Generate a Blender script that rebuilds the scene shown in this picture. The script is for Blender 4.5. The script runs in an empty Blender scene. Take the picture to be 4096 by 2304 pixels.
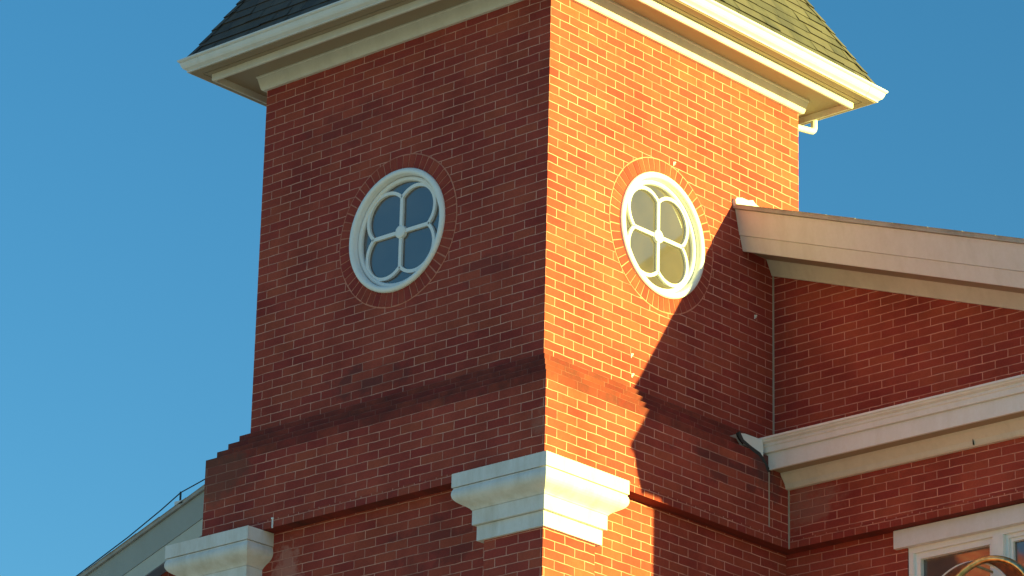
import bpy, bmesh, math, random
from mathutils import Vector, Matrix
random.seed(7)
S = bpy.context.scene
R = math.radians

# ------------------------------------------------------------------ camera
CAM = Vector((16.5753, -18.6263, -8.7367)); YAW, PIT, ROL = -0.73665, 0.35516, 0.02377
F = Vector((math.sin(YAW)*math.cos(PIT), math.cos(YAW)*math.cos(PIT), math.sin(PIT)))
Rt = Vector((math.cos(YAW), -math.sin(YAW), 0)); Up = Rt.cross(F)
R2 = Rt*math.cos(ROL)+Up*math.sin(ROL); U2 = -Rt*math.sin(ROL)+Up*math.cos(ROL)
cd = bpy.data.cameras.new('camera'); cam = bpy.data.objects.new('camera', cd); S.collection.objects.link(cam)
M = Matrix((R2, U2, -F)).transposed().to_4x4(); M.translation = CAM; cam.matrix_world = M
cd.sensor_width = 36; cd.lens = 36*14993.3/4096; cd.clip_start = 0.1; cd.clip_end = 3000
S.camera = cam
S.render.resolution_x, S.render.resolution_y = 1024, 576

# ------------------------------------------------------------------ sky, sun, exposure
SUN = Vector((1, 0.28, 0.09)).normalized()
SUN_EL = math.asin(SUN.z); SUN_ROT = math.atan2(SUN.x, SUN.y)
w = bpy.data.worlds.new('World'); S.world = w; w.use_nodes = True
nt = w.node_tree; bg = nt.nodes['Background']
sky = nt.nodes.new('ShaderNodeTexSky'); sky.sky_type = 'NISHITA'; sky.sun_disc = False
sky.sun_elevation = SUN_EL; sky.sun_rotation = SUN_ROT; sky.air_density = 1.0; sky.dust_density = 0.3; sky.ozone_density = 3.0
hs = nt.nodes.new('ShaderNodeHueSaturation'); hs.inputs['Saturation'].default_value = 1.16; hs.inputs['Hue'].default_value = 0.492
nt.links.new(sky.outputs[0], hs.inputs['Color']); nt.links.new(hs.outputs[0], bg.inputs[0]); bg.inputs[1].default_value = 0.073
sl = bpy.data.lights.new('sun', 'SUN'); sl.energy = 3.7; sl.angle = R(0.5); sl.color = (1, 0.98, 0.25)
so = bpy.data.objects.new('sun', sl); S.collection.objects.link(so)
so.rotation_euler = (-SUN).to_track_quat('-Z', 'Y').to_euler(); so.location = (30, 10, 10)
S.view_settings.view_transform = 'Standard'; S.view_settings.look = 'None'
S.view_settings.gamma = 1; S.view_settings.exposure = 2.1

# ------------------------------------------------------------------ measures (metres, z=0 where the tower wall starts to step out)
B = 0.2032; C = B/3
W = 14.5*B; D = 14.5*B
P = 0.229                     # how far the lower wall stands out
REC = P-0.112                 # recessed panels
Z_HEAD_T, Z_HEAD_B = -0.797, -0.865
Z_SOF = 2.952
YN = 2.623                    # wing wall, upper and recessed
YL = 2.512                    # wing wall, projecting band
GROUND = -10.35
RX = -W/2                     # ridge of the wing
X_END, X_WEND = 5.37, 5.25
SL = 0.349

# ------------------------------------------------------------------ helpers
col = S.collection
def finish(name, bm, mat, parent=None, smooth=False):
    bmesh.ops.remove_doubles(bm, verts=bm.verts, dist=1e-6)
    bmesh.ops.recalc_face_normals(bm, faces=bm.faces)
    me = bpy.data.meshes.new(name); bm.to_mesh(me); bm.free()
    me.materials.append(mat)
    if smooth:
        for f in me.polygons: f.use_smooth = True
    o = bpy.data.objects.new(name, me); col.objects.link(o)
    if parent: o.parent = parent
    return o
def empty(name, label, cat, group=None):
    o = bpy.data.objects.new(name, None); col.objects.link(o)
    o['label'] = label; o['category'] = cat
    if group: o['group'] = group
    return o
def box(bm, x0, x1, y0, y1, z0, z1):
    v = [bm.verts.new((x, y, z)) for z in (z0, z1) for y in (y0, y1) for x in (x0, x1)]
    for q in ((0,2,3,1),(4,5,7,6),(0,1,5,4),(2,6,7,3),(0,4,6,2),(1,3,7,5)):
        bm.faces.new([v[i] for i in q])
def poly(bm, pts): return bm.faces.new([bm.verts.new(p) for p in pts])
def loop_profile(bm, prof, rect, closed=True):
    """sweep profile [(k,z)] around a rectangle x0,x1,y0,y1 with mitred corners"""
    x0, x1, y0, y1 = rect; rings = []
    for k, z in prof:
        rings.append([bm.verts.new(p) for p in ((x0-k, y0-k, z), (x1+k, y0-k, z), (x1+k, y1+k, z), (x0-k, y1+k, z))])
    n = len(prof)
    for i in range(n if closed else n-1):
        a, b = rings[i], rings[(i+1) % n]
        for j in range(4):
            bm.faces.new((a[j], a[(j+1) % 4], b[(j+1) % 4], b[j]))
def sweep_x(bm, prof, x0, x1, slope=0.0, off=0.0):
    """profile [(y,z)] swept along x, z shifting by slope*(x)"""
    a = [bm.verts.new((x0, y, z+slope*x0+off)) for y, z in prof]
    b = [bm.verts.new((x1, y, z+slope*x1+off)) for y, z in prof]
    n = len(prof)
    for i in range(n): bm.faces.new((a[i], a[(i+1) % n], b[(i+1) % n], b[i]))
    bm.faces.new(a); bm.faces.new(list(reversed(b)))
def tube(bm, pts, r, n=12, cap=True):
    pts = [Vector(p) for p in pts]; rings = []; up = None
    for i, p in enumerate(pts):
        t = (pts[min(i+1, len(pts)-1)]-pts[max(i-1, 0)]).normalized()
        if up is None: up = t.orthogonal().normalized()
        s = t.cross(up).normalized(); up = s.cross(t).normalized()
        rr = r[i] if isinstance(r, (list, tuple)) else r
        rings.append([bm.verts.new(p+(s*math.cos(a)+up*math.sin(a))*rr) for a in [2*math.pi*k/n for k in range(n)]])
    for a, b in zip(rings, rings[1:]):
        for k in range(n): bm.faces.new((a[k], a[(k+1) % n], b[(k+1) % n], b[k]))
    if cap: bm.faces.new(rings[0]); bm.faces.new(list(reversed(rings[-1])))

# ------------------------------------------------------------------ materials
def mat(name):
    m = bpy.data.materials.new(name); m.use_nodes = True
    return m, m.node_tree, m.node_tree.nodes['Principled BSDF']
def nn(t, kind, **kw):
    n = t.nodes.new(kind)
    for k, v in kw.items(): setattr(n, k, v)
    return n
def math_n(t, op, a, b=None, clamp=False):
    n = nn(t, 'ShaderNodeMath', operation=op, use_clamp=clamp)
    for i, v in enumerate((a, b)):
        if v is None: continue
        if isinstance(v, (int, float)): n.inputs[i].default_value = v
        else: t.links.new(v, n.inputs[i])
    return n.outputs[0]
def mixc(t, fac, a, b, blend='MIX'):
    n = nn(t, 'ShaderNodeMix', data_type='RGBA', blend_type=blend)
    for i, v in ((0, fac), (6, a), (7, b)):
        if isinstance(v, (int, float)): n.inputs[i].default_value = v
        elif isinstance(v, tuple): n.inputs[i].default_value = (*v, 1)
        else: t.links.new(v, n.inputs[i])
    return n.outputs[2]
def noise(t, vec, scale, detail=4, rough=0.55):
    n = nn(t, 'ShaderNodeTexNoise'); n.inputs['Scale'].default_value = scale
    n.inputs['Detail'].default_value = detail; n.inputs['Roughness'].default_value = rough
    if vec is not None: t.links.new(vec, n.inputs['Vector'])
    return n.outputs['Fac']
def ramp(t, fac, a, b):
    n = nn(t, 'ShaderNodeMapRange'); n.inputs[1].default_value = a; n.inputs[2].default_value = b
    t.links.new(fac, n.inputs[0]); return n.outputs[0]

def brick_mat(name, bw=0.2104, rh=C, joint=1.0, grime_shade=0.0, plain=False):
    m, t, bs = mat(name)
    g = nn(t, 'ShaderNodeNewGeometry')
    sp = nn(t, 'ShaderNodeSeparateXYZ'); t.links.new(g.outputs['Position'], sp.inputs[0])
    sn = nn(t, 'ShaderNodeSeparateXYZ'); t.links.new(g.outputs['True Normal'], sn.inputs[0])
    isx = math_n(t, 'GREATER_THAN', math_n(t, 'ABSOLUTE', sn.outputs[0]), 0.5)
    u = nn(t, 'ShaderNodeMix', data_type='FLOAT'); t.links.new(isx, u.inputs[0])
    t.links.new(sp.outputs[0], u.inputs[2]); t.links.new(sp.outputs[1], u.inputs[3]); u = u.outputs[0]
    cv = nn(t, 'ShaderNodeCombineXYZ'); t.links.new(u, cv.inputs[0]); t.links.new(sp.outputs[2], cv.inputs[1]); t.links.new(math_n(t, 'MULTIPLY', isx, 7.3), cv.inputs[2])
    uvn = cv.outputs[0]
    # slightly uneven joints
    nz = nn(t, 'ShaderNodeTexNoise'); nz.inputs['Scale'].default_value = 9; nz.inputs['Detail'].default_value = 2; t.links.new(uvn, nz.inputs['Vector'])
    sub = nn(t, 'ShaderNodeVectorMath', operation='SUBTRACT'); t.links.new(nz.outputs['Color'], sub.inputs[0]); sub.inputs[1].default_value = (.5, .5, .5)
    scl = nn(t, 'ShaderNodeVectorMath', operation='SCALE'); t.links.new(sub.outputs[0], scl.inputs[0]); scl.inputs['Scale'].default_value = 0.010
    add = nn(t, 'ShaderNodeVectorMath', operation='ADD'); t.links.new(uvn, add.inputs[0]); t.links.new(scl.outputs[0], add.inputs[1])
    bt = nn(t, 'ShaderNodeTexBrick'); bt.offset = 0.5; bt.inputs['Scale'].default_value = 1
    bt.inputs['Brick Width'].default_value = bw; bt.inputs['Row Height'].default_value = rh
    bt.inputs['Mortar Size'].default_value = 0.0042; bt.inputs['Mortar Smooth'].default_value = 0.25
    bt.inputs['Color1'].default_value = (0, 0, 0, 1); bt.inputs['Color2'].default_value = (1, 1, 1, 1); bt.inputs['Mortar'].default_value = (.5, .5, .5, 1)
    t.links.new(add.outputs[0], bt.inputs['Vector'])
    rnd = bt.outputs['Color']
    cr = nn(t, 'ShaderNodeValToRGB'); e = cr.color_ramp
    e.elements[0].position = 0.0; e.elements[0].color = (0.365, 0.049, 0.039, 1)
    e.elements[1].position = 1.0; e.elements[1].color = (0.47, 0.093, 0.052, 1)
    for pos, c in ((.16, (0.395, 0.058, 0.044, 1)), (.45, (0.425, 0.070, 0.047, 1)), (.8, (0.445, 0.079, 0.049, 1))):
        q = e.elements.new(pos); q.color = c
    t.links.new(rnd, cr.inputs[0])
    # within-brick mottling and wall-scale weathering
    n1 = noise(t, uvn, 55, 5, .65); c1 = mixc(t, ramp(t, n1, .30, .75), cr.outputs[0], (0.80, 0.78, 0.78), 'MULTIPLY')
    n2 = noise(t, uvn, 1.7, 5, .6); c2 = mixc(t, math_n(t, 'MULTIPLY', ramp(t, n2, .36, .66), .85), c1, (0.60, 0.54, 0.58), 'MULTIPLY')
    n3 = noise(t, uvn, 3.1, 3, .5)
    # joints: uneven brightness, partly grimed over
    jv = math_n(t, 'MULTIPLY', ramp(t, noise(t, uvn, 5.5, 4, .7), .22, .62), joint, True)
    jf = math_n(t, 'MULTIPLY', bt.outputs['Fac'], math_n(t, 'ADD', math_n(t, 'MULTIPLY', jv, .85), .15*joint))
    mor = mixc(t, ramp(t, n3, .3, .7), (0.74, 0.34, 0.27), (0.68, 0.28, 0.21))
    if plain:
        isl = g.outputs['Random Per Island']; cr.inputs[0].links and t.links.remove(cr.inputs[0].links[0]); t.links.new(isl, cr.inputs[0]); c3 = c2
    else: c3 = mixc(t, jf, c2, mor)
    if grime_shade > 0:  # dirt on steps and headers; painted-in shade on the undersides
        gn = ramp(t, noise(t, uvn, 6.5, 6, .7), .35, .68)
        c3 = mixc(t, math_n(t, 'MULTIPLY', gn, grime_shade), c3, (0.13, 0.040, 0.032))
        c3 = mixc(t, min(1, grime_shade*1.1), c3, (0.68, 0.58, 0.60), 'MULTIPLY')
    # pale efflorescence on a few fixed spots + dark grimy run-off spots
    def spot(axis_is_x, uc, zc, ru, rz, colr, amt, src, sc=9, dark=False):
        du = math_n(t, 'DIVIDE', math_n(t, 'SUBTRACT', u, uc), ru); dz = math_n(t, 'DIVIDE', math_n(t, 'SUBTRACT', sp.outputs[2], zc), rz)
        dd = math_n(t, 'ADD', math_n(t, 'MULTIPLY', du, du), math_n(t, 'MULTIPLY', dz, dz))
        dd = math_n(t, 'ADD', dd, math_n(t, 'MULTIPLY', math_n(t, 'SUBTRACT', noise(t, uvn, sc, 5, .7), .5), 4.6))
        f = math_n(t, 'SUBTRACT', 1, ramp(t, dd, .35, 1.2), True)
        if dark: f = math_n(t, 'MULTIPLY', f, math_n(t, 'ADD', .18, ramp(t, rnd, .62, .40)))
        side = isx if axis_is_x else math_n(t, 'SUBTRACT', 1, isx)
        return mixc(t, math_n(t, 'MULTIPLY', math_n(t, 'MULTIPLY', f, side), amt), src, colr)
    c3 = spot(False, -2.38, -1.19, .15, .22, (0.50, 0.22, 0.18), .6, c3, 14)
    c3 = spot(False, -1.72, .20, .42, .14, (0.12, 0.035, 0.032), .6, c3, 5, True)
    c3 = spot(True, 2.28, -.33, .16, .20, (0.08, 0.04, 0.04), .7, c3, 5)
    c3 = spot(False, -3.05, -.32, .38, .30, (0.12, 0.055, 0.04), .6, c3, 4)
    c3 = spot(False, .42, -.55, .30, .16, (0.36, 0.17, 0.13), .45, c3, 5)
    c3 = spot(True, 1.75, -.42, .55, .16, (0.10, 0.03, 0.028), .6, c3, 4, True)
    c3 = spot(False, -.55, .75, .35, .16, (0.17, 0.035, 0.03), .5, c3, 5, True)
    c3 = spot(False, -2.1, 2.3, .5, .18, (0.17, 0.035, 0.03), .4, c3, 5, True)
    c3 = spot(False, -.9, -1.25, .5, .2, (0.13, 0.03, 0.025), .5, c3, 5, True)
    t.links.new(c3, bs.inputs['Base Color'])
    bs.inputs['Roughness'].default_value = .88
    bs.inputs['Specular IOR Level'].default_value = .25
    bp = nn(t, 'ShaderNodeBump'); bp.inputs['Strength'].default_value = .9; bp.inputs['Distance'].default_value = .008
    h = math_n(t, 'ADD', math_n(t, 'MULTIPLY', math_n(t, 'SUBTRACT', 1, bt.outputs['Fac']), .0 if plain else 1), math_n(t, 'MULTIPLY', n1, .35))
    h = math_n(t, 'ADD', h, math_n(t, 'MULTIPLY', rnd, .25))
    t.links.new(h, bp.inputs['Height']); t.links.new(bp.outputs[0], bs.inputs['Normal'])
    return m
M_BRICK = brick_mat('red brick')
M_STEP = brick_mat('weathered brick', joint=.45, grime_shade=.7)
M_WING = brick_mat('wing red brick', bw=0.225, rh=0.0645)
M_HEAD = brick_mat('header brick', bw=0.1052, joint=1.0, grime_shade=.15)
M_UNDER = brick_mat('sooty underside', plain=True, grime_shade=.95)  # shadow beneath the header course painted in as darker brick
M_VOUS = brick_mat('voussoir brick', plain=True)

def paint(name, base, rough=.55, dirt=.35, dirtcol=(0.33, 0.29, 0.22), streak=True):
    m, t, bs = mat(name); g = nn(t, 'ShaderNodeNewGeometry')
    mp = nn(t, 'ShaderNodeMapping'); mp.inputs['Scale'].default_value = (3, 3, .8 if streak else 3); t.links.new(g.outputs['Position'], mp.inputs[0])
    n = noise(t, mp.outputs[0], 2.4, 6, .65); n2 = noise(t, g.outputs['Position'], 38, 4, .6)
    c = mixc(t, math_n(t, 'MULTIPLY', ramp(t, n, .42, .78), dirt), base, dirtcol)
    c = mixc(t, math_n(t, 'MULTIPLY', ramp(t, n2, .35, .75), .14), c, dirtcol)
    t.links.new(c, bs.inputs['Base Color']); bs.inputs['Roughness'].default_value = rough
    bp = nn(t, 'ShaderNodeBump'); bp.inputs['Strength'].default_value = .25; bp.inputs['Distance'].default_value = .003
    t.links.new(n2, bp.inputs['Height']); t.links.new(bp.outputs[0], bs.inputs['Normal'])
    return m
M_TRIM = paint('cream painted trim', (0.68, 0.62, 0.56), .5, .4, (0.42, .36, .31))
M_LILAC = paint('lilac white paint', (0.76, 0.73, 0.75), .5, .35, (0.5, .44, .38))
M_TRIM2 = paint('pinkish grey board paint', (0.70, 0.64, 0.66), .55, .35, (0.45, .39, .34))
M_GREY = paint('blue grey board paint', (0.36, 0.40, 0.42), .6, .3, (0.3, .32, .32))  # shaded tone of the left gable boards put into their colour
M_GREY2 = paint('pale grey board paint', (0.54, 0.58, 0.58), .6, .3, (0.4, .42, .42))  # left lower fascia, its shaded tone likewise mixed into the colour
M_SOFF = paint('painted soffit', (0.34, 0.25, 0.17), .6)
M_GUT = paint('white metal gutter', (0.72, 0.70, 0.71), .45, .35, (0.5, .48, .42))
M_WIN = paint('white window paint', (0.84, 0.83, 0.85), .4, .15, (0.6, .55, .45))
M_STONE = paint('pale stone', (0.73, 0.71, 0.73), .75, .7, (0.46, 0.41, 0.35))
M_CAULK = paint('mortar fillet', (0.48, 0.40, 0.33), .9, .5, (0.2, .15, .12))
M_MORT = paint('ring mortar', (0.62, 0.24, 0.17), .95, .9, (0.40, .09, .06))
M_EDGE = paint('shingle edge', (0.45, 0.40, 0.36), .8, .6, (0.15, .13, .12))
M_BRASS, t, bs = mat('aged brass'); bs.inputs['Metallic'].default_value = 1; bs.inputs['Base Color'].default_value = (0.50, 0.46, 0.22, 1)
bs.inputs['Roughness'].default_value = .3
g = nn(t, 'ShaderNodeNewGeometry'); t.links.new(mixc(t, ramp(t, noise(t, g.outputs['Position'], 22, 4), .4, .7), (0.52, 0.48, 0.26), (0.30, 0.24, 0.11)), bs.inputs['Base Color'])
M_COPPER, t, bs = mat('aged copper sheet'); bs.inputs['Metallic'].default_value = .45; bs.inputs['Roughness'].default_value = .35
g = nn(t, 'ShaderNodeNewGeometry'); t.links.new(mixc(t, ramp(t, noise(t, g.outputs['Position'], 18, 4), .35, .7), (0.45, 0.16, 0.05), (0.10, 0.045, 0.03)), bs.inputs['Base Color'])
M_CABLE, t, bs = mat('dark cable'); bs.inputs['Base Color'].default_value = (.02, .02, .025, 1); bs.inputs['Roughness'].default_value = .5
M_GLASS, t, bs = mat('window glass'); bs.inputs['Base Color'].default_value = (0.035, 0.045, 0.055, 1); bs.inputs['Roughness'].default_value = .06
bs.inputs['IOR'].default_value = 1.7; bs.inputs['Specular IOR Level'].default_value = .9
g = nn(t, 'ShaderNodeNewGeometry'); bp = nn(t, 'ShaderNodeBump'); bp.inputs['Strength'].default_value = .04; bp.inputs['Distance'].default_value = .02
t.links.new(noise(t, g.outputs['Position'], 3, 2), bp.inputs['Height']); t.links.new(bp.outputs[0], bs.inputs['Normal'])
t.links.new(mixc(t, ramp(t, noise(t, g.outputs['Position'], 3, 2), .3, .8), (0.075, 0.062, 0.060), (0.11, 0.085, 0.07)), bs.inputs['Base Color'])

def roof_mat():
    m, t, bs = mat('slate coloured shingles'); g = nn(t, 'ShaderNodeNewGeometry')
    sp = nn(t, 'ShaderNodeSeparateXYZ'); t.links.new(g.outputs['Position'], sp.inputs[0])
    sn = nn(t, 'ShaderNodeSeparateXYZ'); t.links.new(g.outputs['True Normal'], sn.inputs[0])
    isx = math_n(t, 'GREATER_THAN', math_n(t, 'ABSOLUTE', sn.outputs[0]), math_n(t, 'ABSOLUTE', sn.outputs[1]))
    u = nn(t, 'ShaderNodeMix', data_type='FLOAT'); t.links.new(isx, u.inputs[0]); t.links.new(sp.outputs[0], u.inputs[2]); t.links.new(sp.outputs[1], u.inputs[3])
    cv = nn(t, 'ShaderNodeCombineXYZ'); t.links.new(u.outputs[0], cv.inputs[0]); t.links.new(math_n(t, 'SUBTRACT', sp.outputs[2], 3.062), cv.inputs[1])
    bt = nn(t, 'ShaderNodeTexBrick'); bt.offset = .37; bt.squash = .8; bt.inputs['Scale'].default_value = 1; bt.inputs['Brick Width'].default_value = .27; bt.inputs['Row Height'].default_value = .1
    bt.inputs['Mortar Size'].default_value = .003; bt.inputs['Color1'].default_value = (0, 0, 0, 1); bt.inputs['Color2'].default_value = (1, 1, 1, 1); t.links.new(cv.outputs[0], bt.inputs['Vector'])
    c = mixc(t, g.outputs['Random Per Island'], (0.048, 0.040, 0.039), (0.105, 0.081, 0.068))
    c = mixc(t, math_n(t, 'MULTIPLY', ramp(t, noise(t, cv.outputs[0], 3.2, 6, .7), .42, .66), .55), c, (0.14, 0.115, 0.085))
    c = mixc(t, math_n(t, 'MULTIPLY', ramp(t, noise(t, cv.outputs[0], 160, 3, .7), .4, .7), .3), c, (0.04, 0.045, 0.045))
    t.links.new(c, bs.inputs['Base Color']); bs.inputs['Roughness'].default_value = .92
    bp = nn(t, 'ShaderNodeBump'); bp.inputs['Strength'].default_value = .5; bp.inputs['Distance'].default_value = .004
    t.links.new(noise(t, cv.outputs[0], 120, 3, .7), bp.inputs['Height']); t.links.new(bp.outputs[0], bs.inputs['Normal'])
    return m
M_ROOF = roof_mat()
M_UNSEEN_GROUND, t, bs = mat('ground'); g = nn(t, 'ShaderNodeNewGeometry')
t.links.new(mixc(t, ramp(t, noise(t, g.outputs['Position'], .25, 6), .35, .65), (0.66, 0.58, 0.50), (0.56, 0.49, 0.42)), bs.inputs['Base Color']); bs.inputs['Roughness'].default_value = .95  # unseen ground, kept pale and warm to bounce fill onto shaded walls

# ------------------------------------------------------------------ ground
bm = bmesh.new(); poly(bm, [(-900, -900, GROUND), (900, -900, GROUND), (900, 900, GROUND), (-900, 900, GROUND)])
o = finish('ground', bm, M_UNSEEN_GROUND); o['kind'] = 'structure'

# ------------------------------------------------------------------ the tower
tower = empty('brick_tower', 'square red brick tower with two round windows under a steep shingled roof', 'tower')
WL = (-1.475, 1.31); WR = (1.285, 1.305); RH = 0.465; RS = 0.78      # window centres, hole radius, half square
def wall_with_hole(bm, to3d, u0, u1, z0, z1, cu, cz, r, s, depth, n=64):
    """flat wall (u,z) with a round hole and its reveal; to3d(u,z,d) d = depth into the wall"""
    def quad(a, b, c, d_): poly(bm, [to3d(a, c, 0), to3d(b, c, 0), to3d(b, d_, 0), to3d(a, d_, 0)])
    quad(u0, u1, z0, cz-s); quad(u0, u1, cz+s, z1); quad(u0, cu-s, cz-s, cz+s); quad(cu+s, u1, cz-s, cz+s)
    for i in range(n):
        q = []
        for a in (2*math.pi*i/n, 2*math.pi*(i+1)/n):
            c_, s_ = math.cos(a), math.sin(a); m_ = max(abs(c_), abs(s_))
            q.append(((cu+r*c_, cz+r*s_), (cu+s*c_/m_, cz+s*s_/m_)))
        (i0, o0), (i1, o1) = q
        poly(bm, [to3d(*i0, 0), to3d(*o0, 0), to3d(*o1, 0), to3d(*i1, 0)])
        poly(bm, [to3d(*i0, 0), to3d(*i1, 0), to3d(*i1, depth), to3d(*i0, depth)])
fL = lambda u, z, d: (u, d, z)            # front face, y = 0, outward -y
fR = lambda u, z, d: (-d, u, z)           # side face, x = 0, outward +x
ZT = 3.0
bm = bmesh.new()
wall_with_hole(bm, fL, -W, 0, 0, ZT, *WL, RH, RS, .22)
wall_with_hole(bm, fR, 0, D, 0, ZT, *WR, RH, RS, .22)
poly(bm, [(-W, 0, 0), (-W, D, 0), (-W, D, ZT), (-W, 0, ZT)]); poly(bm, [(-W, D, 0), (0, D, 0), (0, D, ZT), (-W, D, ZT)])
rect = (-W, 0, 0, D)
# wide lower stage
loop_profile(bm, [(P, -4*C), (P, Z_HEAD_T)], rect, False)
finish('wall', bm, M_BRICK, tower)
bm = bmesh.new(); prof = [(0, 0)]
for i in range(4):
    k = P*(i+1)/4; prof += [(k, -i*C), (k, -(i+1)*C)]
loop_profile(bm, prof, rect, False); finish('stepped_courses', bm, M_STEP, tower)
bm = bmesh.new(); loop_profile(bm, [(P+.002, Z_HEAD_T), (P+.002, Z_HEAD_B)], rect, False); hc = finish('header_course', bm, M_HEAD, tower)
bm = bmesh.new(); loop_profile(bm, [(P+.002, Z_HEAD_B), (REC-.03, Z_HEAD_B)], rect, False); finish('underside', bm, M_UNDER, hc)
bm = bmesh.new(); loop_profile(bm, [(REC, Z_HEAD_B-.0), (REC, GROUND)], rect, False); finish('recessed_wall', bm, M_BRICK, tower)
# corner pilasters: from the corner of the wide stage inwards
PL = .545
def pilaster(cx, cy, sx, sy):
    b_ = bmesh.new()
    xs = sorted((cx, cx-sx*PL)); ys = sorted((cy, cy-sy*PL))
    zt = Z_HEAD_B-.0005
    if sx*1 < 0: xa, xb = cx, cx+PL
    box(b_, xs[0], xs[1], ys[0], ys[1], GROUND, zt)
    return finish('pilaster', b_, M_BRICK, tower)
corners = [(P, -P, 1, -1), (-W-P, -P, -1, -1), (P, D+P, 1, 1), (-W-P, D+P, -1, 1)]
for c in corners[:2]: pilaster(*c)
# stone capitals wrapping the corners; mitred profile, all round
def capital(cx, cy, sx, sy, L=.70):
    """rectangle = the pilaster body; sweep the moulding round it"""
    x0, x1 = sorted((cx, cx-sx*(L-.13))); y0, y1 = sorted((cy, cy-sy*(L-.13)))
    cap = None
    pieces = [
        ('top_slab', [(-.2, -.868), (.155, -.868), (.155, -.968), (-.2, -.968)]),
        ('moulding', None),
        ('lower_slab', [(-.2, -1.128), (.049, -1.128), (.049, -1.233), (-.2, -1.233)]),
        ('bottom_slab', [(-.2, -1.237), (.024, -1.237), (.024, -1.345), (-.2, -1.345)])]
    cy_ = [(-.2, -.973), (.146, -.973)]
    for a, k in ((0, .146), (.08, .152), (.2, .156), (.33, .1555), (.45, .150), (.55, .140), (.64, .126), (.72, .108), (.79, .090), (.86, .073), (.93, .060), (1, .052)):
        cy_.append((k, -.980-.146*a))
    cy_.append((-.2, -1.126)); pieces[1] = ('moulding', cy_)
    bmt = bmesh.new(); loop_profile(bmt, pieces[0][1], (x0, x1, y0, y1))
    cap = finish('capital', bmt, M_STONE, tower)
    for n_, pf in pieces[1:]:
        b_ = bmesh.new(); loop_profile(b_, pf, (x0, x1, y0, y1)); finish(n_, b_, M_STONE, cap, smooth=False)
    return cap
capital(*corners[0]); capital(-W-P-.07, -P, -1, -1)
# white mortar fillets in the inner corner with the wing
bm = bmesh.new(); box(bm, -.002, .010, YN-.010, YN+.002, 0, 1.4); finish('corner_fillet', bm, M_CAULK, tower)
bm = bmesh.new(); box(bm, P-.002, P+.010, YL-.010, YL+.002, Z_HEAD_B, -.30); finish('corner_fillet', bm, M_CAULK, tower)
bm = bmesh.new(); box(bm, P+.0005, P+.003, 2.268, 2.279, -.75, -.31); finish('mortar_strip', bm, M_CAULK, tower)

# round brick arches and windows
def ring_arch(to3d, cu, cz, name='brick_ring'):
    b_ = bmesh.new(); n = 96
    ri, ro = RH-.004, .600
    rr = [(ri, 0), (ri, -.002), (ro, -.002), (ro, 0)]
    def ringmesh(bb, rr, n, a0=0, a1=2*math.pi):
        prev = None
        for i in range(n+1):
            a = a0+(a1-a0)*i/n; cur = [bb.verts.new(to3d(cu+r*math.cos(a), cz+r*math.sin(a), d)) for r, d in rr]
            if prev:
                for j in range(len(rr)-1): bb.faces.new((prev[j], prev[j+1], cur[j+1], cur[j]))
            else: first = cur
            prev = cur
        return first, prev
    ringmesh(b_, rr, n); o1 = finish(name, b_, M_MORT, tower)
    b_ = bmesh.new(); N = 54
    for i in range(N):
        a0 = 2*math.pi*(i+.075+random.uniform(-.03, .03))/N; a1 = 2*math.pi*(i+.925+random.uniform(-.03, .03))/N
        d = -.0045-random.uniform(0, .0015); r1 = ro-.009+random.uniform(-.003, .002)
        f, l = ringmesh(b_, [(ri+.003, -.001), (ri+.003, d), (r1, d), (r1, -.001)], 3, a0, a1)
        b_.faces.new(f); b_.faces.new(list(reversed(l)))
    finish('radial_brick', b_, M_VOUS, o1)
ring_arch(fL, *WL); ring_arch(fR, *WR)
def revolve(b_, to3d, cu, cz, prof, n=72):
    rings = []
    for i in range(n):
        a = 2*math.pi*i/n; rings.append([b_.verts.new(to3d(cu+r*math.cos(a), cz+r*math.sin(a), d)) for r, d in prof])
    m_ = len(prof)
    for i in range(n):
        A, B_ = rings[i], rings[(i+1) % n]
        for j in range(m_): b_.faces.new((A[j], A[(j+1) % m_], B_[(j+1) % m_], B_[j]))
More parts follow.
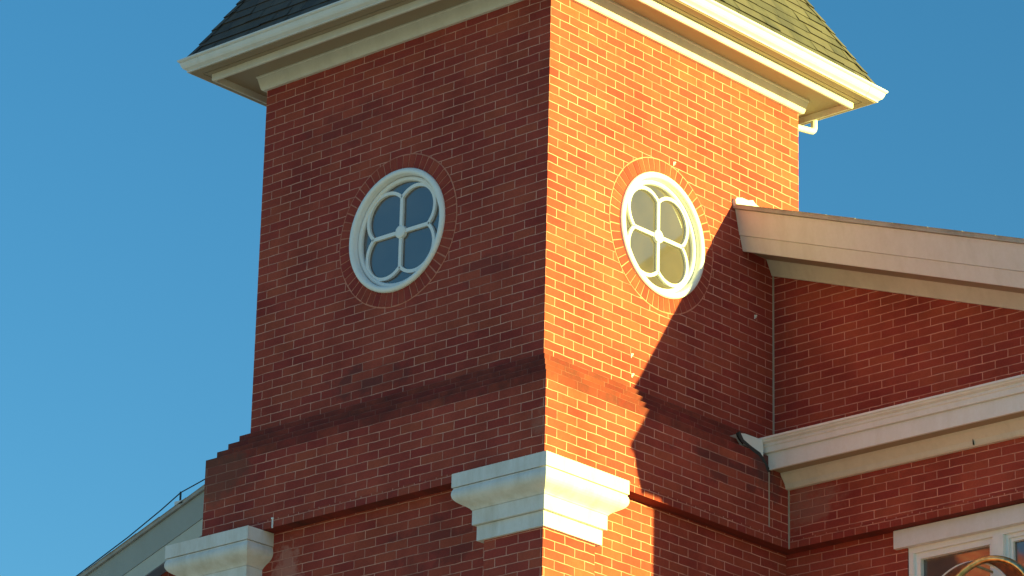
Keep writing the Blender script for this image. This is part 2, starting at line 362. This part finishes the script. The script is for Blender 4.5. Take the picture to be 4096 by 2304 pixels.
def round_window(to3d, cu, cz):
    b_ = bmesh.new()       # outer casing ring, rounded front
    revolve(b_, to3d, cu, cz, [(.470, .01), (.484, -.004), (.484, -.016), (.478, -.026), (.460, -.032), (.444, -.028), (.436, -.018), (.434, .01), (.434, .10), (.46, .10)])
    win = finish('round_window', b_, M_WIN, tower, smooth=True)
    b_ = bmesh.new()
    revolve(b_, to3d, cu, cz, [(.4335, .07), (.4335, .030), (.428, .020), (.414, .016), (.404, .020), (.398, .030), (.395, .07)])
    finish('sash', b_, M_WIN, win, smooth=True)
    b_ = bmesh.new()
    def bar(p, q, hw, d0, d1):
        p = Vector((*p, 0)); q = Vector((*q, 0)); t_ = (q-p).normalized(); s_ = Vector((-t_.y, t_.x, 0))*hw
        c4 = [p+s_, p-s_, q-s_, q+s_]
        a = [b_.verts.new(to3d(cu+v.x, cz+v.y, d0)) for v in c4]; e_ = [b_.verts.new(to3d(cu+v.x, cz+v.y, d1)) for v in c4]
        b_.faces.new(a)
        for i in range(4): b_.faces.new((a[i], a[(i+1) % 4], e_[(i+1) % 4], e_[i]))
    rf, cc, rho, hw = .278, .145, .194, .0145
    for dx, dy in ((1, 0), (-1, 0), (0, 1), (0, -1)): bar((dx*.03, dy*.03), (dx*rf, dy*rf), hw, .030, .056)
    for qd in range(4):
        rot = qd*math.pi/2; prev = None; n = 30
        for i in range(n+1):
            a = R(138)-R(186)*i/n
            cur = []
            for rr_, d in ((rho-hw*.9, .056), (rho-hw*.9, .029), (rho+hw*.9, .029), (rho+hw*.9, .056)):
                x = cc+rr_*math.cos(a); z = cc+rr_*math.sin(a)
                cur.append(b_.verts.new(to3d(cu+x*math.cos(rot)-z*math.sin(rot), cz+x*math.sin(rot)+z*math.cos(rot), d)))
            if prev:
                for j in range(3): b_.faces.new((prev[j], prev[j+1], cur[j+1], cur[j]))
            prev = cur
    finish('tracery', b_, M_WIN, win)
    b_ = bmesh.new(); revolve(b_, to3d, cu, cz, [(.0005, .018), (.036, .018), (.050, .024), (.052, .056), (.0005, .056)], 28); finish('hub', b_, M_WIN, win)
    b_ = bmesh.new(); poly(b_, [to3d(cu+.43*math.cos(2*math.pi*i/48), cz+.43*math.sin(2*math.pi*i/48), .050) for i in range(48)]); finish('glass', b_, M_GLASS, win)
round_window(fL, *WL); round_window(fR, *WR)

# eaves: frieze, soffit, band, gutter
bm = bmesh.new(); loop_profile(bm, [(-.02, 2.835), (.026, 2.835), (.034, 2.842), (.040, 2.862), (.058, 2.935), (.066, 2.940), (.066, 2.951), (-.02, 2.951)], rect); finish('frieze', bm, M_TRIM, tower)
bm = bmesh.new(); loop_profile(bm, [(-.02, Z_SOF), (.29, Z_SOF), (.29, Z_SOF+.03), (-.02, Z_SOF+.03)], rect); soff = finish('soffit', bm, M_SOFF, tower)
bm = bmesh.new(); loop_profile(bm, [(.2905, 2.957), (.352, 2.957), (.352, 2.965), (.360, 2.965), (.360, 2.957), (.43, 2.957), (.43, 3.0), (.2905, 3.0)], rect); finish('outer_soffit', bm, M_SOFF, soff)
bm = bmesh.new(); loop_profile(bm, [(.286, 2.899), (.302, 2.899), (.308, 2.906), (.309, 2.956), (.2895, 2.956), (.286, 2.951)], rect); finish('soffit_band', bm, M_TRIM, tower)
gp = [(.431, 2.962), (.446, 2.962), (.449, 2.969), (.443, 2.973), (.452, 2.979), (.470, 2.990), (.480, 3.006), (.487, 3.026), (.490, 3.034), (.486, 3.039), (.497, 3.043), (.505, 3.050), (.505, 3.062), (.495, 3.066), (.488, 3.060), (.470, 3.0), (.431, 2.99)]
bm = bmesh.new(); loop_profile(bm, gp, rect); gut = finish('gutter', bm, M_GUT, tower)
gout = [(k+.003, z) for k, z in gp[1:14]]
def gutter_band(bm, along, face):
    pts0, pts1 = [], []
    for k, z in gout:
        if face == 'L': pts0.append((along, -k, z)); pts1.append((along+.012, -k, z))
        else: pts0.append((k, along, z)); pts1.append((k, along+.012, z))
    a = [bm.verts.new(p) for p in pts0]; b = [bm.verts.new(p) for p in pts1]
    for i in range(len(a)-1): bm.faces.new((a[i], a[i+1], b[i+1], b[i]))
bm = bmesh.new(); gutter_band(bm, -W-.30, 'L'); finish('gutter_joint', bm, M_GUT, gut)
bm = bmesh.new(); gutter_band(bm, D+.29, 'R'); finish('gutter_joint', bm, M_GUT, gut)

# steep roof: lapped courses
bm = bmesh.new(); k0, z0, sl = .452, 3.066, 1.85
kk = lambda z: k0-(z-z0)/sl
apex = z0+(W/2+k0)*sl
loop_profile(bm, [(.43, 3.0), (k0-.004, z0-.004), (-(W/2)+.02, apex-.02)], rect, False)
roof = finish('roof', bm, M_EDGE, tower)
bm = bmesh.new(); i = 0
SIDES = [(Vector((-W/2, 0, 0)), Vector((1, 0, 0)), Vector((0, -1, 0))), (Vector((0, D/2, 0)), Vector((0, 1, 0)), Vector((1, 0, 0))),
         (Vector((-W/2, D, 0)), Vector((-1, 0, 0)), Vector((0, 1, 0))), (Vector((-W, D/2, 0)), Vector((0, -1, 0)), Vector((-1, 0, 0)))]
while z0+.1*(i+1) < apex-.02:
    z = z0+.1*i; kick = .014*math.exp(-i*.9); kz, ku = kk(z), kk(z+.112)
    for org, along, out in SIDES:
        hb, ht = W/2+kz, W/2+ku
        u = -hb-random.uniform(0, .2)
        while u < hb:
            wd = random.choice((.13, .17, .21, .26, .30))*random.uniform(.9, 1.1)
            a0, a1 = max(u, -hb), min(u+wd-.004, hb)
            if a1-a0 > .02:
                t0, t1 = max(min(a0, ht), -ht), max(min(a1, ht), -ht)
                off = .008+kick+random.uniform(0, .008); dz = random.uniform(-.008, .004)
                P3 = lambda uu, kq, zq: org+along*uu+out*kq+Vector((0, 0, zq))
                q = [bm.verts.new(P3(a0, kz+off, z+dz)), bm.verts.new(P3(a1, kz+off, z+dz+random.uniform(-.002, .002))), bm.verts.new(P3(t1, ku+.001, z+.112)), bm.verts.new(P3(t0, ku+.001, z+.112))]
                if t1-t0 > 1e-4: bm.faces.new(q)
                else: bm.faces.new(q[:3])
                e0 = bm.verts.new(P3(a0, kz-.002, z+dz-.001)); e1 = bm.verts.new(P3(a1, kz-.002, z+dz-.001)); bm.faces.new((q[1], q[0], e0, e1))
            u += wd
    i += 1
finish('shingles', bm, M_ROOF, roof)
# hip caps: short overlapping pieces
for (cx, cy, sx, sy) in ((-W, 0, -1, -1), (0, 0, 1, -1), (0, D, 1, 1), (-W, D, -1, 1)):
    z = z0+.02; bm = bmesh.new()
    while z < apex-.3:
        L = .11; k1 = kk(z); k2 = kk(z+L+.03); j = random.uniform(-.004, .004)
        a = Vector((cx+sx*(k1+.014), cy+sy*(k1+.014), z+.004+j)); b = Vector((cx+sx*(k2+.004), cy+sy*(k2+.004), z+L+.03))
        wd = .075
        for ax in (0, 1):
            d_ = Vector((-sx*wd, 0, 0)) if ax == 0 else Vector((0, -sy*wd, 0))
            dn = Vector((0, sy*.006, 0)) if ax == 0 else Vector((sx*.006, 0, 0))
            poly(bm, [a, b, b+d_+dn, a+d_+dn]); 
        z += L+random.uniform(-.012, .012)
    finish('hip_cap', bm, M_ROOF, roof)

# elbow of the downpipe behind the far corner
bm = bmesh.new(); yp = D+.10
xp = -.145
path = [(xp, D+.395, 2.99), (xp, D+.395, 2.885), (xp, D+.388, 2.862), (xp, D+.370, 2.846), (xp, D+.34, 2.840), (xp, D+.10, 2.805), (xp, D+.06, 2.79), (xp, D+.045, 2.74), (xp, D+.045, 1.9)]
tube(bm, path, .027, 12); finish('downpipe', bm, M_GUT, tower, smooth=True)
# clips and small fixings left in the wall
def clip(x, y, z, w_=.010, h_=.016, face='R'):
    b_ = bmesh.new()
    if face == 'R':
        box(b_, x, x+.006, y-w_, y-w_*.4, z-h_, z+h_); box(b_, x, x+.012, y-w_*.4, y+w_, z+h_*.5, z+h_); box(b_, x+.001, x+.007, y-w_*.4, y+w_, z-.1*h_, z+h_*.25)
    else:
        box(b_, x-w_*.5, x+w_*.5, y-.008, y, z-h_*1.3, z+h_*1.3); box(b_, x-w_, x+w_, y-.012, y-.001, z+h_*1.3, z+h_*1.7)
    finish('wall_clip', b_, M_WIN, tower)
CL = [(0, .955, .27), (0, .965, .12), (P, 1.65, -.18), (0, 1.42, 1.92), (0, .99, .94), (0, 2.40, .98)]
for c in CL[:2]+CL[3:]: clip(*c)
clip(.075, 1.66, -.095)
clip(-1.555, -.06, -.09, .007, .022, 'L')
clip(-2.42, -P-.002, Z_HEAD_T-.04, .009, .026, 'L')

# ------------------------------------------------------------------ the wing (gabled building behind the tower)
wing = empty('brick_church_wing', 'gabled red brick church building behind the square tower with cream raking cornice', 'church')
ZR = 1.787                                                        # underside line of the shingles at x = 0
roofz = lambda x: ZR-SL*abs(x-RX)+SL*abs(RX)
XL = 2*RX-X_END; XWL = 2*RX-X_WEND
YB = 16
bm = bmesh.new()
# upper gable wall, right then left of the tower
poly(bm, [(-.05, YN, -.35), (X_WEND, YN, -.35), (X_WEND, YN, roofz(X_WEND)-.1), (-.05, YN, roofz(0)-.1)])
poly(bm, [(XWL, YN, -.35), (-W+.05, YN, -.35), (-W+.05, YN, roofz(-W)-.1), (XWL, YN, roofz(XWL)-.1)])
# projecting band
for xa, xb in ((REC, X_WEND), (XWL, -W-REC)):
    poly(bm, [(xa, YL, Z_HEAD_T), (xb, YL, Z_HEAD_T), (xb, YL, -.33), (xa, YL, -.33)])
# side walls
for xs, s in ((X_WEND, 1), (XWL, -1)):
    poly(bm, [(xs, YL, GROUND), (xs, YB, GROUND), (xs, YB, roofz(xs)-.1), (xs, YL, roofz(xs)-.1)])
poly(bm, [(XWL, YB, GROUND), (X_WEND, YB, GROUND), (X_WEND, YB, roofz(X_WEND)-.1), (RX, YB, roofz(RX)-.1), (XWL, YB, roofz(XWL)-.1)])
finish('gable_wall', bm, M_WING, wing)
for xa, xb in ((REC, X_WEND), (XWL, -W-REC)):
    bm = bmesh.new()
    poly(bm, [(xa, YL-.002, Z_HEAD_B), (xb, YL-.002, Z_HEAD_B), (xb, YL-.002, Z_HEAD_T), (xa, YL-.002, Z_HEAD_T)])
    hc = finish('header_course', bm, M_HEAD, wing)
    bm = bmesh.new(); xq = P+.0025 if xa > 0 else xa
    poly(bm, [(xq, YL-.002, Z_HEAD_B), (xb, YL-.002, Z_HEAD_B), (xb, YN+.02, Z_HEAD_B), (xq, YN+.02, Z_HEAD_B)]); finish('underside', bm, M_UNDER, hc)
# lower wall with the window opening
WX0, WX1, WZ1, WZ0 = 1.222, 2.80, -1.005, -2.75
bm = bmesh.new()
def yq(xa, xb, za, zb): poly(bm, [(xa, YN, za), (xb, YN, za), (xb, YN, zb), (xa, YN, zb)])
yq(REC-.02, WX0, GROUND, Z_HEAD_B); yq(WX1, X_WEND, GROUND, Z_HEAD_B); yq(WX0, WX1, GROUND, WZ0); yq(WX0, WX1, WZ1, Z_HEAD_B); yq(XWL, -W-REC+.02, GROUND, Z_HEAD_B)
for xa in (WX0, WX1): poly(bm, [(xa, YN, WZ0), (xa, YN+.12, WZ0), (xa, YN+.12, WZ1), (xa, YN, WZ1)])
finish('lower_wall', bm, M_WING, wing)

# raking cornice, right and left
def rake(name, prof, mt, parent, left=True):
    b_ = bmesh.new(); sweep_x(b_, [(y, z) for y, z in prof], .0005, X_END, -SL, 0)
    o = finish(name, b_, mt, parent)
    return o
def rake_l(name, prof, mt, parent, dy):
    b_ = bmesh.new(); off = SL*2*(-RX)
    sweep_x(b_, [(y+dy, z) for y, z in prof], XL, -W-.0005, SL, off)
    return finish(name, b_, mt, parent)
T0 = 1.822
edge = [(2.129, T0-.004), (2.131, T0-.036), (2.20, T0-.036), (2.6, T0-.036), (2.6, T0-.004)]
fas1 = [(2.154, T0-.037), (2.206, T0-.232), (2.24, T0-.232), (2.24, T0-.037)]
fas2 = [(2.213, T0-.234), (2.250, T0-.350), (2.27, T0-.350), (2.27, T0-.234)]
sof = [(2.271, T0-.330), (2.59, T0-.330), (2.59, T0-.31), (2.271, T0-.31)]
fri = [(2.535, T0-.331), (2.541, T0-.337), (2.595, T0-.430), (2.602, T0-.445), (2.640, T0-.445), (2.640, T0-.331)]
DY = .22
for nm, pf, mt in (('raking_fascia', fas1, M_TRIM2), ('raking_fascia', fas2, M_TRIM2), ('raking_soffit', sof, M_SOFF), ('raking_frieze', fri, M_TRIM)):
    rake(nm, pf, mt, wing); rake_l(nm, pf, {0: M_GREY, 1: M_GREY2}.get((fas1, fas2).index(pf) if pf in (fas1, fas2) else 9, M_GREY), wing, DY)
# roof sheets with the shingle edge showing along the gable
for side in (0, 1):
    b_ = bmesh.new(); th = .034; dy = DY if side else 0
    xa, xb = (RX, X_END+.03) if side == 0 else (XL-.03, RX)
    pts = []
    for zo in (-.034, 0):
        for y in (2.129+dy, YB+.3):
            for x in (xa, xb):
                pts.append(b_.verts.new((x, y, roofz(x)+.035+zo)))
    for q in ((0,2,3,1),(4,5,7,6),(0,1,5,4),(2,6,7,3),(0,4,6,2),(1,3,7,5)): b_.faces.new([pts[i] for i in q])
    rf = finish('roof', b_, M_EDGE, wing)
    b_ = bmesh.new()                              # individual shingle butts along the edge
    x = (.01 if side == 0 else XL)
    end = X_END if side == 0 else -W-.25
    while x < end:
        L = random.uniform(.26, .34); z = roofz(x)+.034; z2 = roofz(min(x+L, end))+.034; h = random.uniform(.002, .004); y0_ = 2.129+dy-random.uniform(.004, .012)
        xe = min(x+L-.004, end)
        v = [b_.verts.new(p) for p in ((x, y0_, z), (xe, y0_, z2), (xe, y0_+.6, z2), (x, y0_+.6, z), (x, y0_, z+h*.3), (xe, y0_, z2+h), (xe, y0_+.6, z2+h), (x, y0_+.6, z+h*.3))]
        for q in ((0,1,2,3),(4,7,6,5),(0,4,5,1),(2,6,7,3),(1,5,6,2),(0,3,7,4)): b_.faces.new([v[i] for i in q])
        x += L
    finish('verge_shingles', b_, M_EDGE, rf)
# level cornice across the gable
pc = [(2.200, -.070), (2.180, -.080), (2.180, -.100), (2.196, -.106), (2.204, -.118), (2.222, -.124), (2.226, -.140), (2.236, -.150), (2.240, -.184), (2.266, -.190), (2.270, -.312), (2.290, -.312), (2.292, -.300), (2.415, -.300), (2.415, -.318), (2.440, -.345), (2.468, -.378), (2.478, -.402), (2.490, -.412), (2.53, -.412), (2.53, -.20), (2.64, -.06), (2.64, .0)]
up = [(2.182, -.082), (2.182, -.098), (2.194, -.102), (2.200, -.112), (2.226, -.120), (2.226, -.138), (2.236, -.146), (2.240, -.184), (2.300, -.184), (2.64, -.03), (2.64, -.02), (2.2, -.075)]
fas = [(2.266, -.186), (2.269, -.312), (2.290, -.312), (2.290, -.186)]
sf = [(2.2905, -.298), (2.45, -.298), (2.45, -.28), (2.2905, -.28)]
cov = [(2.412, -.299), (2.417, -.318), (2.440, -.345), (2.462, -.372), (2.472, -.402), (2.482, -.412), (2.53, -.412), (2.53, -.299)]
bm = bmesh.new(); sweep_x(bm, up, .02, X_END); cor = finish('cornice', bm, M_LILAC, wing)
for nm, pf, mt in (('cornice_fascia', fas, M_LILAC), ('cornice_soffit', sf, M_SOFF), ('cornice_frieze', cov, M_TRIM)):
    bm = bmesh.new(); sweep_x(bm, pf, .02, X_END); finish(nm, bm, mt, cor)
    bm = bmesh.new(); sweep_x(bm, [(y+.1, z) for y, z in pf], XL, -W-.05); finish(nm, bm, mt, cor)
bm = bmesh.new(); sweep_x(bm, [(y+.1, z) for y, z in up], XL, -W-.05); finish('cornice', bm, M_GUT, wing)
# seams in the friezes
for x in (2.36,):
    bm = bmesh.new(); box(bm, x, x+.004, 2.56, 2.598, roofz(x)+.035-.43, roofz(x)+.035-.34); finish('joint', bm, M_CABLE, wing)
bm = bmesh.new(); box(bm, 1.93, 1.934, 2.455, 2.474, -.405, -.35); finish('joint', bm, M_CABLE, cor)
# upstand flashing against the tower at both cornices
bm = bmesh.new()
pts = [(1.93, -.112), (1.99, -.102), (2.19, -.098), (2.205, -.16), (2.20, -.225), (2.09, -.200), (2.0, -.178)]
f1 = [bm.verts.new((P+.004, y, z)) for y, z in pts]; f0 = [bm.verts.new((.03, y+.01, z)) for y, z in pts]
bm.faces.new(f1); bm.faces.new(list(reversed(f0)))
for i in range(len(pts)): bm.faces.new((f1[i], f0[i], f0[(i+1) % len(pts)], f1[(i+1) % len(pts)]))
finish('flashing', bm, M_GUT, wing)
bm = bmesh.new()
pts = [(2.122, 1.825), (2.118, 1.842), (2.134, 1.866), (2.20, 1.884), (2.27, 1.885), (2.33, 1.905), (2.36, 1.885), (2.43, 1.865), (2.43, 1.80), (2.13, 1.80)]
f1 = [bm.verts.new((.035, y, z)) for y, z in pts]; f0 = [bm.verts.new((-.01, y, z)) for y, z in pts]
bm.faces.new(f1); bm.faces.new(list(reversed(f0)))
for i in range(len(pts)): bm.faces.new((f1[i], f0[i], f0[(i+1) % len(pts)], f1[(i+1) % len(pts)]))
finish('flashing', bm, M_GUT, wing)
# cornice hardware: dabs of sealant where the cornice dies into the brick
bm = bmesh.new(); path = [(1.915, -.112), (1.93, -.135), (1.96, -.158), (2.0, -.178), (2.05, -.190), (2.10, -.203), (2.15, -.217), (2.19, -.232), (2.205, -.250), (2.225, -.268), (2.24, -.290), (2.262, -.308), (2.285, -.318)]
inn, out = [], []
for i, (y, z) in enumerate(path):
    a_ = random.uniform(.004, .014); b_ = random.uniform(.006, .020)
    inn.append(bm.verts.new((P+.009, y+a_*.5, z+a_))); out.append(bm.verts.new((P+.002, y-b_*.5, z-b_)))
for i in range(len(path)-1): bm.faces.new((inn[i], inn[i+1], out[i+1], out[i]))
base = [bm.verts.new((P-.03, y, z)) for y, z in path]
for i in range(len(path)-1): bm.faces.new((base[i], base[i+1], inn[i+1], inn[i]))
finish('sealant', bm, M_CABLE, wing)

# window of the wing
win = empty('window', None, None); del win['label']; del win['category']
win.parent = wing
bm = bmesh.new(); box(bm, 1.128, 2.90, YN-.038, YN+.05, -1.007, -.872); finish('lintel', bm, M_LILAC, win)
def frame_rect(b_, xa, xb, za, zb, t_, y0_, y1_, tb=None):
    tb = tb or t_
    box(b_, xa, xa+t_, y0_, y1_, za, zb); box(b_, xb-t_, xb, y0_, y1_, za, zb)
    box(b_, xa+t_, xb-t_, y0_, y1_, zb-t_, zb); box(b_, xa+t_, xb-t_, y0_, y1_, za, za+tb)
bm = bmesh.new(); frame_rect(bm, WX0+.003, WX1-.003, WZ0+.003, WZ1-.003, .042, YN+.012, YN+.11); box(bm, 1.962, 2.052, YN+.006, YN+.11, WZ0+.045, WZ1-.046); finish('frame', bm, M_WIN, win)
bm = bmesh.new(); frame_rect(bm, WX0+.0455, 1.9615, WZ0+.046, WZ1-.0455, .045, YN+.035, YN+.10); s1 = finish('sash', bm, M_WIN, win)
bm = bmesh.new(); frame_rect(bm, 2.0525, WX1-.0455, WZ0+.046, WZ1-.0455, .028, YN+.035, YN+.10); frame_rect(bm, 2.081, WX1-.074, WZ0+.074, WZ1-.074, .026, YN+.05, YN+.10); finish('sash', bm, M_WIN, win)
bm = bmesh.new(); box(bm, WX0+.08, 1.93, YN+.075, YN+.083, WZ0+.08, WZ1-.08); finish('glass', bm, M_GLASS, win)
bm = bmesh.new(); box(bm, 2.09, WX1-.09, YN+.075, YN+.083, WZ0+.08, WZ1-.08); finish('glass', bm, M_GLASS, win)
bm = bmesh.new(); box(bm, WX0-.08, WX1+.08, YN-.06, YN+.1, WZ0-.12, WZ0); finish('sill', bm, M_STONE, win)

# ------------------------------------------------------------------ cable on the left roof verge
ys = 2.129+DY
cable = empty('roof_cable', 'thin dark cable held off the left roof edge by a short post', 'cable')
bm = bmesh.new()
rp = lambda x, h=0: (x, ys+.02, roofz(x)+.035+h)
pts = [rp(-4.6, .012), rp(-5.75, .04), rp(-6.0, .07), rp(-6.26, .105), rp(-6.5, .075), rp(-6.9, .045), rp(-7.6, .03), rp(XL, .012)]
tube(bm, pts, .0055, 6); finish('wire', bm, M_CABLE, cable, smooth=True)
bm = bmesh.new(); tube(bm, [rp(-6.26, -.01), rp(-6.26, .112)], .009, 8); finish('post', bm, M_CABLE, cable)
bm = bmesh.new(); box(bm, -6.31, -6.21, ys, ys+.06, roofz(-6.26)+.032, roofz(-6.26)+.062); finish('base', bm, M_GUT, cable)

# ------------------------------------------------------------------ curved metal hood in front of the window
hood = empty('metal_hood', 'arched brass rimmed copper hood in front of the white window at lower right', 'hood')
cx, cy, cz, r = 2.137, 2.30, -1.728, .398
off = Vector((-.20, .055, .025))
arc = [Vector((cx+r*math.cos(a), cy, cz+r*math.sin(a))) for a in [R(-20+220*i/48) for i in range(49)]]
bm = bmesh.new(); tube(bm, arc, .024, 14); finish('rim', bm, M_BRASS, hood, smooth=True)
bm = bmesh.new(); prev = None
for p_ in arc:
    n_ = (p_-Vector((cx, cy, cz))).normalized()
    cur = [bm.verts.new(p_+n_*.006), bm.verts.new(p_+n_*.006+off), bm.verts.new(p_-n_*.002+off), bm.verts.new(p_-n_*.002)]
    if prev:
        for j in range(4): bm.faces.new((prev[j], prev[(j+1) % 4], cur[(j+1) % 4], cur[j]))
    prev = cur
finish('shell', bm, M_COPPER, hood, smooth=True)
bm = bmesh.new(); tube(bm, [p_+off for p_ in arc], .009, 10); finish('rear_rim', bm, M_GUT, hood, smooth=True)
bm = bmesh.new(); tube(bm, [arc[24]+off+Vector((0, 0, -.0)), arc[24]+off+Vector((0, .30, 0))], .010, 8); finish('bracket', bm, M_BRASS, hood)
